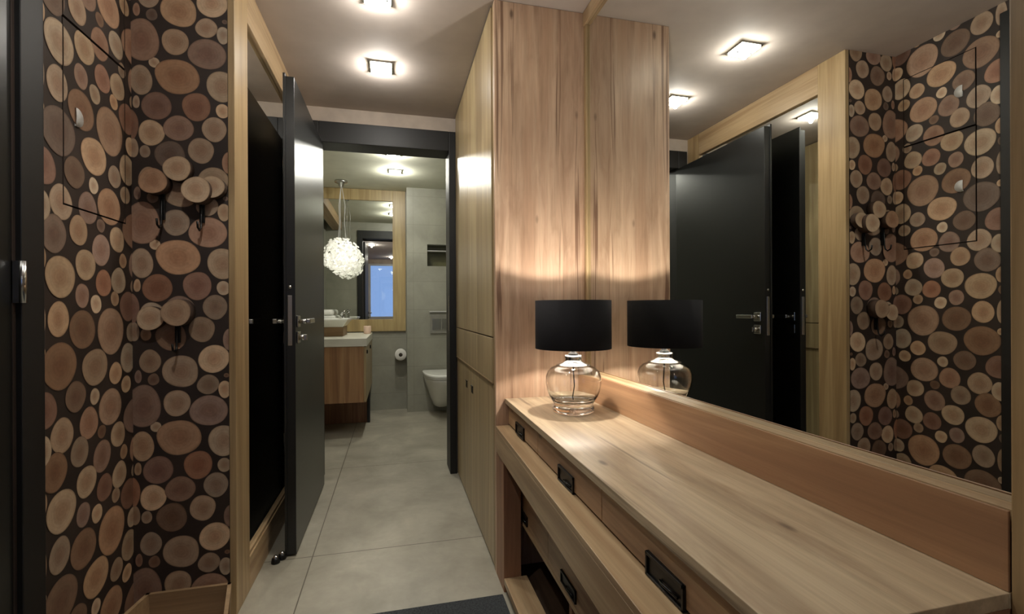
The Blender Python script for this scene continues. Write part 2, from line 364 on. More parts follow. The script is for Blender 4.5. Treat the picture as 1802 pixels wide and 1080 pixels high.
def slices(bm, discs, plane, lo, hi, off):
    """lay the printed slices on a plane ('X' at x=off facing +X, or 'Y' at y=off facing -Y) inside a rectangle"""
    uvl = bm.loops.layers.uv.get('slice') or bm.loops.layers.uv.new('slice')
    cl = bm.loops.layers.float_color.get('tone') or bm.loops.layers.float_color.new('tone')
    k = 0
    for n in range(-2, 4):
        for i, (u, v, a, b, tn) in enumerate(discs):
            rg = random.Random(i*31+ (n+3)*7 + (0 if plane == 'X' else 1000)); shp = random.Random(i*17+5)
            z = v + n*0.622; ph = [shp.uniform(0, 6.28) for _ in range(3)]; am = [shp.uniform(0, 0.035), shp.uniform(0, 0.03), shp.uniform(0, 0.018)]
            poly = []
            for q in range(34):
                t = 2*math.pi*q/34; r = 0.97 + sum(am[h]*math.sin((h+2)*t+ph[h]) for h in range(3))
                poly.append((u+a*r*math.cos(t), z+b*r*math.sin(t), math.cos(t), math.sin(t)))
            poly = clip(poly, lo, hi)
            if len(poly) < 3: continue
            k += 1; e = 0.0004 + 0.00013*(i % 9) + 0.00003*(n+2)
            c = TONES[tn]; g = rg.uniform(0.88, 1.1); w_ = rg.uniform(-6, 6); c = s2l((min(255, max(0, (c[0]+w_)*g)), c[1]*g, max(0, (c[2]-w_)*g)))
            P = [((off+e, p[0], p[1]) if plane == 'X' else (p[0], off-e, p[1])) for p in poly]
            cu = sum(p[0] for p in poly)/len(poly); cz = sum(p[1] for p in poly)/len(poly)
            if plane == 'Y': pass
            vs = [bm.verts.new(p) for p in P]
            ctr = bm.verts.new((off+e, cu, cz) if plane == 'X' else (cu, off-e, cz)); cuv = ((cu-u)/a, (cz-z)/b)
            for q in range(len(vs)):
                j = (q+1) % len(vs)
                try: f = bm.faces.new((ctr, vs[q], vs[j]))
                except ValueError: continue
                f.material_index = 1
                for lp, uvv in zip(f.loops, (cuv, poly[q][2:], poly[j][2:])):
                    lp[uvl].uv = uvv; lp[cl] = c
# end wall of the alcove (faces the camera)
bm = bm_new(); box(bm, -0.98, LW, YA, YA+0.01, 0, H)
slices(bm, FAR, 'Y', (L2, 0.0), (LW, H), YA)
o = obj('wall_alcove_end', bm, [LOGBACK, SLICE], fix=False); o['kind'] = 'structure'; o['label'] = 'narrow end wall papered with cut log ends'; o['category'] = 'wall'
# left wall of the alcove, with an opening for two papered hatch doors
PY0, PY1, PZ0, PZ1, PZ2 = 1.526, 1.834, 1.366, 1.874, 2.212
bm = bm_new()
for y0, y1, z0, z1 in ((1.352, PY0, 0, H), (PY1, YA, 0, H), (PY0, PY1, 0, PZ0), (PY0, PY1, PZ2, H)):
    box(bm, L2-0.1, L2, y0, y1, z0, z1); slices(bm, LEFT, 'X', (y0, z0), (y1, z1), L2)
box(bm, L2-0.1, L2-0.03, PY0, PY1, PZ0, PZ2)
o = obj('wall_alcove_left', bm, [LOGBACK, SLICE], fix=False); o['kind'] = 'structure'; o['label'] = 'left alcove wall papered with cut log ends beside the black door'; o['category'] = 'wall'
bm = bm_new(); box(bm, L2-0.1, L2, -1.78, 0.45, 0, H); box(bm, L2-0.1, L2, 0.45, 1.352, 2.30, H)
struct('wall_left_near', bm, P_wall, 'plain left wall near the camera', 'wall')
for z0, z1, wh in ((PZ0, PZ1, 'lower'), (PZ1, PZ2, 'upper')):
    t = thing('hatch_door', f'{wh} flush hatch door papered with log ends and a small white tab', 'hatch', (L2, PY1, z0))
    bm = bm_new(); box(bm, L2-0.018, L2-0.0005, PY0+0.006, PY1-0.003, z0+0.005, z1-0.003)
    slices(bm, LEFT, 'X', (PY0+0.006, z0+0.005), (PY1-0.003, z1-0.003), L2-0.0005)
    obj('door_panel', bm, [LOGBACK, SLICE], t, fix=False)
    zc = (1.621, 2.045)[wh == 'upper']
    bm = bm_new(); lathe(bm, (L2-0.0002, 1.585, zc), [(0, 0.0), (0.026, 0.0), (0.026, 0.004), (0.0, 0.005)], 28, 'X')
    bmesh.ops.bisect_plane(bm, geom=bm.verts[:]+bm.edges[:]+bm.faces[:], plane_co=(0, 1.578, 0), plane_no=(0, 1, 0), clear_inner=True)
    obj('pull_tab', bm, WPLAS, t)['label'] = 'small white half round pull tab'

# ---------------------------------------------------------------- black door on the near left wall
bm = bm_new()
box(bm, L2-0.09, L2+0.012, 1.362, 1.438, 0, 2.30, 0.002); box(bm, L2-0.09, L2+0.012, 0.44, 1.362, 2.225, 2.30, 0.002); box(bm, L2-0.09, L2+0.012, 0.40, 0.47, 0, 2.225, 0.002)
struct('trim_1', bm, B_frame, 'black frame of the entrance door at the far left', 'door frame')
bm = bm_new(); box(bm, L2-0.045, L2-0.002, 0.474, 1.356, 0.008, 2.22, 0.002)
d2 = struct('door_2', bm, B_door, 'closed black entrance door at the left edge', 'door')
bm = bm_new(); tube(bm, [(L2+0.016, 1.358, 1.10), (L2+0.016, 1.358, 1.198)], 0.0075); box(bm, L2-0.004, L2+0.012, 1.352, 1.364, 1.10, 1.198)
obj('hinge', bm, CHROME, d2)['label'] = 'chrome barrel hinge'

# ---------------------------------------------------------------- framed mirror on the left wall
t = thing('framed_mirror', 'tall oak framed mirror on the left wall behind the open black door', 'mirror', (LW, 2.5, 0))
bx('frame_stile', W_frV, t, LW, L, YA, 2.030, 0, H, bev=0.002)
bx('frame_stile', W_frV, t, LW, L, 3.03, YB-0.002, 0, H, bev=0.002)
bx('top_rail', W_frY, t, LW, L, 2.030, 3.03, 2.192, H, bev=0.002)
bx('bottom_rail', W_frY, t, LW, L, 2.030, 3.03, 0, 0.128, bev=0.002)
bm = bm_new(); box(bm, LW+0.004, L-0.006, 2.030, 3.03, 0.128, 0.142, 0.002)
obj('inner_lip', bm, W_frY, t)
bm = bm_new(); box(bm, LW+0.001, LW+0.005, 2.031, 3.029, 0.142, 2.19)
obj('mirror_glass', bm, MIRROR, t)

# ---------------------------------------------------------------- bathroom door frame and open leaf
bm = bm_new()
FY0, FY1 = 3.132, 3.335
box(bm, -0.520, -0.447, FY0, FY1, 0, 2.247, 0.003); box(bm, 0.353, 0.3975, FY0, FY1, 0, 2.247, 0.003)
box(bm, -0.447, 0.353, FY0, FY0+0.02, 2.118, 2.247, 0.003); box(bm, -0.447, 0.353, FY0+0.02, FY1, 2.128, 2.247, 0.003)
fr = struct('trim_2', bm, B_frame, 'black frame round the bathroom doorway', 'door frame')
bm = bm_new(); box(bm, 0.350, 0.3535, 3.145, 3.165, 0.94, 1.17, 0.001)
obj('strike_plate', bm, CHROME, fr)['label'] = 'chrome strike plate'
bm = bm_new(); box(bm, -0.460, -0.422, 2.262, 3.128, 0.008, 2.105, 0.002); box(bm, -0.468, -0.458, 2.257, 3.131, 0.008, 2.118, 0.0015)
dr = struct('door_1', bm, B_door, 'open glossy black bathroom door standing along the left mirror', 'door')
yk = 2.262
bm = bm_new(); box(bm, -0.452, -0.434, yk-0.0025, yk+0.001, 0.925, 1.145, 0.001); obj('lock_plate', bm, CHROME, dr)
bm = bm_new(); lathe(bm, (-0.443, yk-0.003, 1.182), [(0, 0), (0.007, 0), (0.007, 0.004), (0, 0.004)], 16, 'Y'); obj('bolt_cap', bm, CHROME, dr)
for sg, xf in ((1, -0.422), (-1, -0.468)):
    g = sg
    a = sorted((xf, xf+g*0.008))
    bm = bm_new(); box(bm, a[0], a[1], 2.315-0.026, 2.315+0.026, 1.03-0.026, 1.03+0.026, 0.003); rs = obj('rose', bm, CHROME, dr)
    bm = bm_new(); tube(bm, [(xf+g*0.007, 2.315, 1.03), (xf+g*0.045, 2.315, 1.03)], 0.010)
    b0 = sorted((xf+g*0.036, xf+g*0.056)); box(bm, b0[0], b0[1], 2.302, 2.43, 1.02, 1.042, 0.004)
    obj('lever_handle', bm, CHROME, dr)
    bm = bm_new(); box(bm, a[0], a[1], 2.315-0.026, 2.315+0.026, 0.958-0.026, 0.958+0.026, 0.003)
    if g > 0: lathe(bm, (xf+0.008, 2.315, 0.958), [(0, 0), (0.014, 0), (0.014, 0.016), (0.011, 0.02), (0, 0.02)], 20, 'X'); box(bm, xf+0.024, xf+0.04, 2.311, 2.319, 0.945, 0.971, 0.002)
    obj('turn_lock' if g > 0 else 'lock_rose', bm, CHROME, dr)
for zz in (0.25, 1.9):
    bm = bm_new(); tube(bm, [(-0.476, 3.122, zz), (-0.476, 3.122, zz+0.09)], 0.007); obj('hinge', bm, CHROME, dr)

# door stop: two little domes on the floor
t = thing('door_stop', 'small black and chrome double door stop on the floor by the open door', 'door stop', (-0.49, 2.235, 0))
for k, (x, y) in enumerate(((-0.497, 2.222), (-0.478, 2.252))):
    bm = bm_new(); lathe(bm, (x, y, 0), [(0, 0), (0.017, 0), (0.018, 0.006), (0.015, 0.02), (0.0115, 0.024), (0.0, 0.024)], 24); pb = obj('rubber_bumper', bm, B_metal, t)
    bm = bm_new(); lathe(bm, (x, y, 0.0235), [(0.0105, 0), (0.009, 0.006), (0.005, 0.009), (0, 0.010)], 20); obj('chrome_cap', bm, CHROME, t)

# ---------------------------------------------------------------- tall cabinet on the right
t = thing('tall_cabinet', 'floor to ceiling oak cabinet beside the bathroom doorway', 'cabinet', (0.6, 2.5, 0))
bm = bm_new(); box(bm, C, M-0.002, YC, YC+0.02, 0.0, H-0.001, 0.001); obj('end_panel', bm, W_end, t)['label'] = 'rustic oak end panel with dark cracks'
bm = bm_new(); box(bm, C+0.02, M+0.018, YC+0.02, 3.128, 0.0, H-0.001); obj('carcass', bm, W_dark, t)
bx('edge_strip', W_frV, t, C, C+0.018, YC+0.0205, YC+0.04, 0, H-0.001, bev=0.001)
yl0, yl1, ym = YC+0.042, 3.126, 2.615
gap = 0.0016
def door_with_grip(y0, y1, z0, z1, x0=C, grip=None):
    dd = bx('door', W_ven, t, x0, x0+0.018, y0+gap, y1-gap, z0+gap, z1-gap, bev=0.001)
    if grip:
        bm = bm_new(); box(bm, x0-0.0015, x0+0.001, grip[0]-0.028, grip[0]+0.028, grip[1]-0.02, grip[1]+0.02, 0.001)
        box(bm, x0-0.004, x0-0.001, grip[0]-0.028, grip[0]+0.028, grip[1]+0.014, grip[1]+0.02, 0.001)
        obj('handle', bm, B_metal, dd)['label'] = 'small black cup handle'
    return dd
door_with_grip(yl0, ym, 0.012, 0.768, grip=(2.515, 0.655))
door_with_grip(ym, yl1, 0.012, 0.768, grip=(2.715, 0.655))
bx('fixed_panel', W_ven, t, C-0.006, C+0.018, yl0+gap, yl1-gap, 0.770, 0.960, bev=0.001)
bx('trim_edge', W_frY, t, C-0.007, C-0.0055, yl0+gap, yl1-gap, 0.770, 0.776, bev=0)
door_with_grip(yl0, ym, 0.964, H-0.004, x0=C-0.006); door_with_grip(ym, yl1, 0.964, H-0.004, x0=C-0.006)

# ---------------------------------------------------------------- mirror over the vanity
t = thing('wall_mirror', 'large wall mirror above the oak console reflecting the log wallpaper', 'mirror', (M, 1.2, 0.82))
bm = bm_new(); box(bm, M, M+0.004, YE, YC-0.001, 0.70, H-0.002); obj('mirror_glass', bm, MIRROR, t)
bx('top_rail', W_frY, t, M-0.014, M, YE, YC-0.001, 2.285, H-0.001, bev=0.002)
bx('side_strip', W_frV, t, M-0.010, M, YC-0.022, YC-0.0015, 0.818, 2.285, bev=0.001)
bx('near_stile', W_frV, t, M-0.039, M+0.018, 0.27, YE-0.001, 0, H-0.001, bev=0.002)
t = thing('splashboard', 'low oak board with a grooved top between tabletop and mirror', 'splashback', (M-0.03, 1.2, ZV))
bx('front_board', W_back, t, 0.762, 0.7665, YE+0.001, YC-0.0015, ZV+0.0005, 0.8182, bev=0.0008)
bx('ledge', W_frY, t, 0.7728, M-0.0006, YE+0.001, YC-0.0015, ZV+0.0005, 0.8182, bev=0.0006)
bx('groove_filler', W_dark, t, 0.7662, 0.7731, YE+0.001, YC-0.0015, ZV+0.0005, 0.790, bev=0)

# ---------------------------------------------------------------- console / vanity
def XF(y): return 0.4216 + (0.43992-0.4216)*(y-0.44)/(1.9-0.44)          # front edge of the tabletop
v = thing('console_dresser', 'long oak console dresser with small drawers along the right wall', 'dresser', (0.6, 1.2, 0))
YE0, YE1 = YE, YC-0.0015
bm = bm_new(); prism(bm, [(XF(YE0), YE0), (M-0.0406, YE0), (M-0.0406, YE1), (XF(YE1), YE1)][::1], 0.694, ZV, 0.0012)
bmesh.ops.translate(bm, verts=bm.verts, vec=(0, 0, 0)); obj('tabletop', bm, W_top, v)
bx('tabletop_back', W_top, v, M-0.0406, M-0.0002, YE0, YE1, 0.694, ZV, bev=0)
def XD(y): return XF(y) + 0.014                                           # plane of the drawer fronts
bm = bm_new(); prism(bm, [(XD(YE0)+0.02, YE0+0.02), (M-0.01, YE0+0.02), (M-0.01, YE1), (XD(YE1)+0.02, YE1)], 0.505, 0.6935); obj('carcass', bm, W_dark, v)
bx('end_board', W_side, v, 0.49, M-0.004, YE0+0.001, YE0+0.019, 0.0, 0.6935, bev=0.001)
bm = bm_new(); prism(bm, [(XD(YE0), YE0+0.001), (0.49, YE0+0.001), (0.49, YE0+0.019), (XD(YE0), YE0+0.019)], 0.25, 0.6935); obj('end_board', bm, W_side, v)
def slanted(name, mat, parent, y0, y1, z0, z1, fx, th, bev=0.001):
    bm = bm_new(); prism(bm, [(fx(y0), y0), (fx(y0)+th, y0), (fx(y1)+th, y1), (fx(y1), y1)], z0, z1, bev); return obj(name, bm, mat, parent)
def cup_handle(dd, yc, zc, xf, w=0.115, h=0.042):
    """flush black cup pull: plate, recess rim and a lip with a bright lower edge"""
    y0, y1 = yc-w/2, yc+w/2; x = xf
    bm = bm_new(); box(bm, x-0.0022, x+0.004, y0, y1, zc-h/2, zc+h/2)
    box(bm, x-0.006, x-0.002, y0, y1, zc+h/2-0.006, zc+h/2, 0.0006); box(bm, x-0.006, x-0.002, y0, y1, zc-h/2, zc-h/2+0.004, 0.0006)
    box(bm, x-0.006, x-0.002, y0, y0+0.005, zc-h/2, zc+h/2, 0.0006); box(bm, x-0.006, x-0.002, y1-0.005, y1, zc-h/2, zc+h/2, 0.0006)
    p = obj('cup_handle', bm, B_metal, dd); p['label'] = 'black recessed cup handle'
    bm = bm_new(); tube(bm, [(x-0.0045, yc-w*0.36, zc-h*0.18), (x-0.0065, yc, zc-h*0.2), (x-0.0045, yc+w*0.1, zc-h*0.18)], 0.0022, 8); obj('grip', bm, B_grip, p)
B_grip = plain('polished black metal', (70, 72, 72), 0.15, metal=1.0)
seams = [(1.476, YE1-0.002), (0.973, 1.476), (YE0+0.02, 0.973)]
for k, (y0, y1) in enumerate(seams):
    dd = slanted('drawer', W_front, v, y0+0.0012, y1-0.0012, 0.612, 0.688, XD, 0.018)
    cup_handle(dd, (1.700, 1.200, 0.712)[k], 0.628 if k else 0.632, XD((y0+y1)/2)-0.0005)
# projecting ledge with its own fascia
def XQ(y): return 0.3663 + (0.3995-0.3663)*(y-0.44)/(1.9-0.44)
bm = bm_new(); prism(bm, [(XQ(YE0+0.02), YE0+0.02), (XD(YE0)+0.02, YE0+0.02), (XD(YE1)+0.02, YE1-0.001), (XQ(YE1), YE1-0.001)], 0.590, 0.6052, 0.0012); obj('ledge_top', bm, W_frY, v)
slanted('ledge_fascia', W_frY, v, YE0+0.021, YE1-0.002, 0.503, 0.5895, XQ, 0.02)
# leg at the far end
bm = bm_new(); box(bm, 0.402, 0.470, 1.772, YE1-0.001, 0, 0.5025, 0.0015); obj('leg', bm, W_side, v)
bx('back_board', W_dark, v, M-0.03, M-0.012, YE0+0.02, YE1, 0.0, 0.504, bev=0)
# lower drawers, set back
XL = 0.482
for y0, y1, z0, z1, hy, hz in ((1.476, YE1-0.004, 0.252, 0.375, 1.775, 0.283), (0.973, 1.476, 0.252, 0.375, 1.285, 0.288), (YE0+0.02, 0.973, 0.252, 0.375, 0.75, 0.285),
                               (1.476, YE1-0.004, 0.377, 0.5025, 1.775, 0.400), (0.973, 1.476, 0.377, 0.5025, 1.285, 0.400), (YE0+0.02, 0.973, 0.377, 0.5025, 0.75, 0.400)):
    dd = bx('drawer', W_front, v, XL, XL+0.018, y0+0.001, y1-0.001, z0, z1, bev=0.001)
    cup_handle(dd, hy, hz, XL, 0.118, 0.036)
bx('lower_carcass', W_dark, v, XL+0.0185, M-0.035, YE0+0.022, YE1-0.001, 0.252, 0.502, bev=0)
bx('drawer_base', W_frY, v, XL-0.002, M-0.035, YE0+0.022, YE1-0.001, 0.240, 0.2515, bev=0.001)
bx('shade_board', W_dark, v, 0.494, M-0.035, YE0+0.022, YE1-0.001, 0.004, 0.024, bev=0)  # dark board added over the pale floor, stands for shade under the drawers
bx('foot_plank', W_frY, v, 0.402, 0.492, YE0+0.03, 1.7715, 0.03, 0.055, bev=0.002)
for y in (1.30, 0.75): bx('divider', W_side, v, 0.492, 0.62, y-0.012, y+0.012, 0.0245, 0.2395, bev=0.001)
for y in (1.60, 1.0, 0.55): bx('plank_foot', W_side, v, 0.42, 0.48, y-0.02, y+0.02, 0.0, 0.0298, bev=0.001)

# ---------------------------------------------------------------- table lamp
LX, LY = 0.62, 1.60
t = thing('table_lamp', 'table lamp with a clear glass belly and black drum shade on the console', 'lamp', (LX, LY, ZV))
Z0 = ZV+0.0005
prof_o = [(0.0, 0.0), (0.070, 0.0), (0.0735, 0.004), (0.074, 0.016), (0.071, 0.024), (0.070, 0.030), (0.076, 0.040), (0.087, 0.058), (0.095, 0.080), (0.099, 0.104), (0.098, 0.126), (0.091, 0.145), (0.078, 0.157), (0.060, 0.164), (0.044, 0.168), (0.033, 0.172), (0.027, 0.178), (0.025, 0.184), (0.026, 0.192), (0.024, 0.195)]
prof_i = [(0.018, 0.195), (0.018, 0.182), (0.022, 0.174), (0.031, 0.167), (0.044, 0.163), (0.060, 0.159), (0.076, 0.152), (0.087, 0.142), (0.094, 0.125), (0.095, 0.104), (0.091, 0.081), (0.083, 0.060), (0.070, 0.043), (0.055, 0.037), (0.030, 0.034), (0.0, 0.033)]
bm = bm_new(); lathe(bm, (LX, LY, Z0), prof_o+prof_i, 64); gb = obj('glass_base', bm, GLASS, t); gb['label'] = 'clear glass belly on a thick round foot'
bm = bm_new(); lathe(bm, (LX, LY, Z0), [(0.0, 0.2020), (0.018, 0.2020), (0.018, 0.206), (0.010, 0.212), (0.006, 0.24), (0.006, 0.265), (0.011, 0.268), (0.011, 0.298), (0.008, 0.305), (0, 0.305)], 24); nk = obj('stem', bm, B_metal, t)
bm = bm_new(); lathe(bm, (LX, LY, Z0), [(0.017, 0.1965), (0.027, 0.1965), (0.0268, 0.186), (0.0285, 0.1792), (0.0345, 0.1732), (0.045, 0.1693), (0.0605, 0.1653), (0.0608, 0.1665), (0.0455, 0.1712), (0.0355, 0.1755), (0.0305, 0.181), (0.029, 0.187), (0.031, 0.193), (0.031, 0.199), (0.028, 0.2015), (0.010, 0.2015)], 48); obj('neck_cap', bm, CHROME, t)['label'] = 'polished cap on the glass neck and shoulder'
bm = bm_new(); tube(bm, [(LX, LY, Z0+0.164), (LX+0.004, LY, Z0+0.09), (LX-0.003, LY, Z0+0.05), (LX, LY, Z0+0.036)], 0.0022, 8); obj('cord', bm, B_metal, t)
SH0, SH1, SR = 0.940, 1.110, 0.135
bm = bm_new(); lathe(bm, (LX, LY, 0), [(SR, SH0), (SR, SH1), (SR-0.0025, SH1), (SR-0.0025, SH0), (SR, SH0)], 96); sh = obj('lamp_shade', bm, SHADE, t); sh['label'] = 'black drum shade'
bm = bm_new(); lathe(bm, (LX, LY, 0), [(SR-0.0030, SH0+0.001), (SR-0.0030, SH1-0.001), (SR-0.0038, SH1-0.001), (SR-0.0038, SH0+0.001), (SR-0.0030, SH0+0.001)], 96); obj('lining', bm, LINING, sh)['label'] = 'white inner lining'
bm = bm_new()
for k in range(3):
    a = k*2*math.pi/3; tube(bm, [(LX+0.012*math.cos(a), LY+0.012*math.sin(a), Z0+0.28), (LX+(SR-0.004)*math.cos(a), LY+(SR-0.004)*math.sin(a), SH1-0.015)], 0.0015, 8)
obj('spider', bm, B_metal, sh)
bm = bm_new(); bmesh.ops.create_uvsphere(bm, u_segments=24, v_segments=16, radius=0.014, matrix=Matrix.Translation((LX, LY, 1.033)))
for f in bm.faces: f.smooth = True
obj('bulb', bm, BULB, t)

# ---------------------------------------------------------------- recessed ceiling lights
def downlight(x, y, zc, mat, watt, label, grp, col=(1.0, 0.962, 0.912), size=0.12, angle=112, blend=0.35, wash=None):
    t = thing('ceiling_light', label, 'ceiling light', (x, y, zc), grp)
    s = size/2; bm = bm_new()
    for a in ((x-s, x+s, y-s, y-s+0.008), (x-s, x+s, y+s-0.008, y+s), (x-s, x-s+0.008, y-s+0.008, y+s-0.008), (x+s-0.008, x+s, y-s+0.008, y+s-0.008)):
        box(bm, a[0], a[1], a[2], a[3], zc-0.006, zc-0.0003, 0.0008)
    obj('frame', bm, CHROME, t)
    bm = bm_new(); box(bm, x-s+0.008, x+s-0.008, y-s+0.008, y+s-0.008, zc-0.016, zc-0.0005, 0.003); obj('glass', bm, mat, t)
    for q in (-1, 1):
        bm = bm_new(); tube(bm, [(x+q*s*0.62, y+0.0, zc-0.0162), (x+q*s*0.62, y+0.0, zc-0.022)], 0.005, 12); obj('clip', bm, CHROME, t)
    l = bpy.data.lights.new('spot_light', 'SPOT'); l.energy = watt; l.spot_size = math.radians(angle); l.spot_blend = blend; l.shadow_soft_size = 0.03; l.color = col
    lo = bpy.data.objects.new('spot_light', l); COL.objects.link(lo); lo.parent = t; lo.location = (0, 0, -0.022)
    l = bpy.data.lights.new('glass_light', 'POINT'); l.energy = watt*(wash or WASH); l.shadow_soft_size = 0.012; l.color = col
    lo = bpy.data.objects.new('glass_light', l); COL.objects.link(lo); lo.parent = t; lo.location = (0, 0, -0.040)
    return t
downlight(-0.06, 2.572, H, LAMPGLASS, HALL_SPOT, 'square frosted downlight in the hall ceiling nearer the bathroom', 'hall ceiling lights')
downlight(-0.06, 1.985, H, LAMPGLASS, HALL_SPOT*0.9, 'square frosted downlight cut by the top edge of the photo', 'hall ceiling lights')
downlight(-0.42, 1.0, H, LAMPGLASS, HALL_SPOT*1.15, 'added out of view fill downlight in front of the papered corner', 'hall ceiling lights', angle=104)  # added out of view to brighten the papered walls
downlight(0.28, 1.50, H, LAMPGLASS, HALL_SPOT*0.9, 'added out of view fill downlight above the console', 'hall ceiling lights', angle=84, blend=0.9, wash=0.04)  # unseen extra lamp, added to light the end panel and tabletop
downlight(-0.06, -1.1, H, LAMPGLASS, HALL_SPOT*0.6, 'added out of view fill downlight in front of the window', 'hall ceiling lights')  # invented lamp behind the camera, fills the hall from the near end
downlight(0.0, 4.037, HB, BATHGLASS, BATH_SPOT, 'bathroom ceiling downlight nearer the doorway', 'bathroom ceiling lights', (1.0, 0.975, 0.88), wash=0.5)
downlight(0.015, 4.565, HB, BATHGLASS, BATH_SPOT, 'bathroom ceiling downlight farther from the doorway', 'bathroom ceiling lights', (1.0, 0.975, 0.88), wash=0.5)

# ---------------------------------------------------------------- coat hooks with log slices
def hook(px, py, discs, z1, z0, label):
    t = thing('coat_hook', label, 'coat hook', (px, YA, z1), 'log slice coat hooks in the papered corner')
    for k, (x, z, r, dep, tn) in enumerate(discs):
        bm = bm_new(); uvl = bm.loops.layers.uv.new('slice'); cl = bm.loops.layers.float_color.new('tone')
        c = s2l(TONES[tn]); n = 40; y1 = YA-0.0035; y0 = YA-dep; rg = random.Random(int(x*1e4)); ph = rg.uniform(0, 6)
        R = [r*(1+0.03*math.sin(3*q*2*math.pi/n+ph)+0.02*math.sin(2*q*2*math.pi/n)) for q in range(n)]
        fr_ = [bm.verts.new((x+R[q]*math.cos(2*math.pi*q/n), y0, z+R[q]*math.sin(2*math.pi*q/n))) for q in range(n)]
        bk_ = [bm.verts.new((x+R[q]*math.cos(2*math.pi*q/n), y1, z+R[q]*math.sin(2*math.pi*q/n))) for q in range(n)]
        ct = bm.verts.new((x, y0, z))
        for q in range(n):
            j = (q+1) % n; f = bm.faces.new((ct, fr_[q], fr_[j])); f.material_index = 0
            for lp, w_ in zip(f.loops, ((0, 0), (math.cos(2*math.pi*q/n), math.sin(2*math.pi*q/n)), (math.cos(2*math.pi*j/n), math.sin(2*math.pi*j/n)))): lp[uvl].uv = w_; lp[cl] = c
            f = bm.faces.new((fr_[q], bk_[q], bk_[j], fr_[j])); f.material_index = 1; f.smooth = True
        bm.faces.new(list(reversed(bk_))).material_index = 1
        obj('log_slice', bm, [SLICE, BARK], t)
    bm = bm_new(); yb = YA-0.012
    tube(bm, [(px, yb, z1), (px, yb-0.004, z0+0.03), (px, yb-0.008, z0+0.01), (px, yb-0.020, z0), (px, yb-0.034, z0+0.008), (px, yb-0.038, z0+0.028)], 0.0035, 10)
    box(bm, px-0.008, px+0.008, YA-0.012, YA-0.0032, z0+0.03, z1, 0.001)
    obj('hook', bm, B_metal, t)['label'] = 'black metal hook'
hook(-0.766, 0, [(-0.779, 1.513, 0.042, 0.045, 'O'), (-0.712, 1.562, 0.042, 0.034, 'L')], 1.50, 1.36, 'black coat hook under log slices nearest the left corner')
hook(-0.646, 0, [(-0.650, 1.490, 0.044, 0.05, 'L'), (-0.607, 1.507, 0.038, 0.030, 'L')], 1.48, 1.355, 'black coat hook under log slices beside the mirror frame')
hook(-0.722, 0, [(-0.713, 1.074, 0.045, 0.045, 'M'), (-0.795, 1.055, 0.040, 0.030, 'L')], 1.06, 0.94, 'low black coat hook under a log slice pair')

# ---------------------------------------------------------------- open wooden box in the alcove
t = thing('storage_box', 'open flared wooden box on the floor of the papered alcove', 'box', (-0.66, 1.65, 0))
zt = 0.158; a0 = [(-0.790, 1.80), (-0.540, 1.80)]; b0 = [(-0.838, 1.44), (-0.452, 1.44)]
def wallq(name, p, q, inw, lab=None):
    """one side of the box: rim from p to q, thickness towards inw, leaning in slightly at the foot"""
    bm = bm_new(); th = 0.012; P, Q, I = Vector((*p, 0)), Vector((*q, 0)), Vector((*inw, 0)).normalized(); lean = I*0.02
    vs = [bm.verts.new(w_) for w_ in (P+lean+Vector((0, 0, 0.002)), Q+lean+Vector((0, 0, 0.002)), Q+Vector((0, 0, zt)), P+Vector((0, 0, zt)), P+lean+I*th+Vector((0, 0, 0.002)), Q+lean+I*th+Vector((0, 0, 0.002)), Q+I*th+Vector((0, 0, zt)), P+I*th+Vector((0, 0, zt)))]
    for f in ((0, 1, 2, 3), (4, 7, 6, 5), (0, 4, 5, 1), (3, 2, 6, 7), (0, 3, 7, 4), (1, 5, 6, 2)): bm.faces.new([vs[i] for i in f])
    return obj(name, bm, W_box, t)
wallq('side', a0[0], a0[1], (0, -1)); wallq('side', b0[0], a0[0], (1, 0)); wallq('side', a0[1], b0[1], (-1, 0)); wallq('side', b0[1], b0[0], (0, 1))
bm = bm_new(); prism(bm, [(b0[0][0]+0.035, b0[0][1]+0.035), (b0[1][0]-0.035, b0[1][1]+0.035), (a0[1][0]-0.035, a0[1][1]-0.035), (a0[0][0]+0.035, a0[0][1]-0.035)], 0.002, 0.012); obj('bottom', bm, W_box, t)

# ---------------------------------------------------------------- rug
bm = bm_new(); box(bm, -0.40, 0.392, 0.2, 1.748, 0.0005, 0.012, 0.004)
tag(obj('rug', bm, RUG, loc=(0, 1.0, 0)), 'charcoal rug on the tiles in front of the console', 'rug')

# ================================================================ bathroom
YW = 5.332; YR = 5.142; XR = 0.131
bm = bm_new(); box(bm, -1.05, XR+0.05, YW, YW+0.1, 0, HB); struct('wall_far', bm, TILE, 'grey tiled bathroom wall behind the framed mirror', 'wall')
nx0, nx1, nz0, nz1 = 0.345, 0.68, 1.543, 1.775
bm = bm_new()
box(bm, XR, nx0, YR, YW+0.1, 0, HB); box(bm, nx1, 1.0, YR, YW+0.1, 0, HB); box(bm, nx0, nx1, YR, YW+0.1, 0, nz0); box(bm, nx0, nx1, YR, YW+0.1, nz1, HB)
struct('wall_toilet', bm, TILE, 'grey tiled boxed out wall above the toilet', 'wall')
bm = bm_new(); box(bm, nx0, nx1, YR+0.12, YR+0.13, nz0, nz1)
struct('wall_niche', bm, NICHE, 'olive back of the small wall niche', 'niche')
bm = bm_new(); box(bm, 0.86, 0.96, YB2, YR, 0, HB); struct('wall_bathroom_right', bm, TILE, 'right bathroom wall', 'wall')
bm = bm_new(); box(bm, -1.05, -0.95, YB2, YW, 0, HB); struct('wall_bathroom_left', bm, TILE, 'left bathroom wall', 'wall')
bm = bm_new(); box(bm, -0.95, -0.522, YB2, YB2+0.01, 0, HB); box(bm, 0.398, 0.86, YB2, YB2+0.01, 0, HB); box(bm, -0.522, 0.398, YB2, YB2+0.01, 2.25, HB)
struct('wall_bathroom_near', bm, TILE, 'tiled side of the partition round the doorway', 'wall')
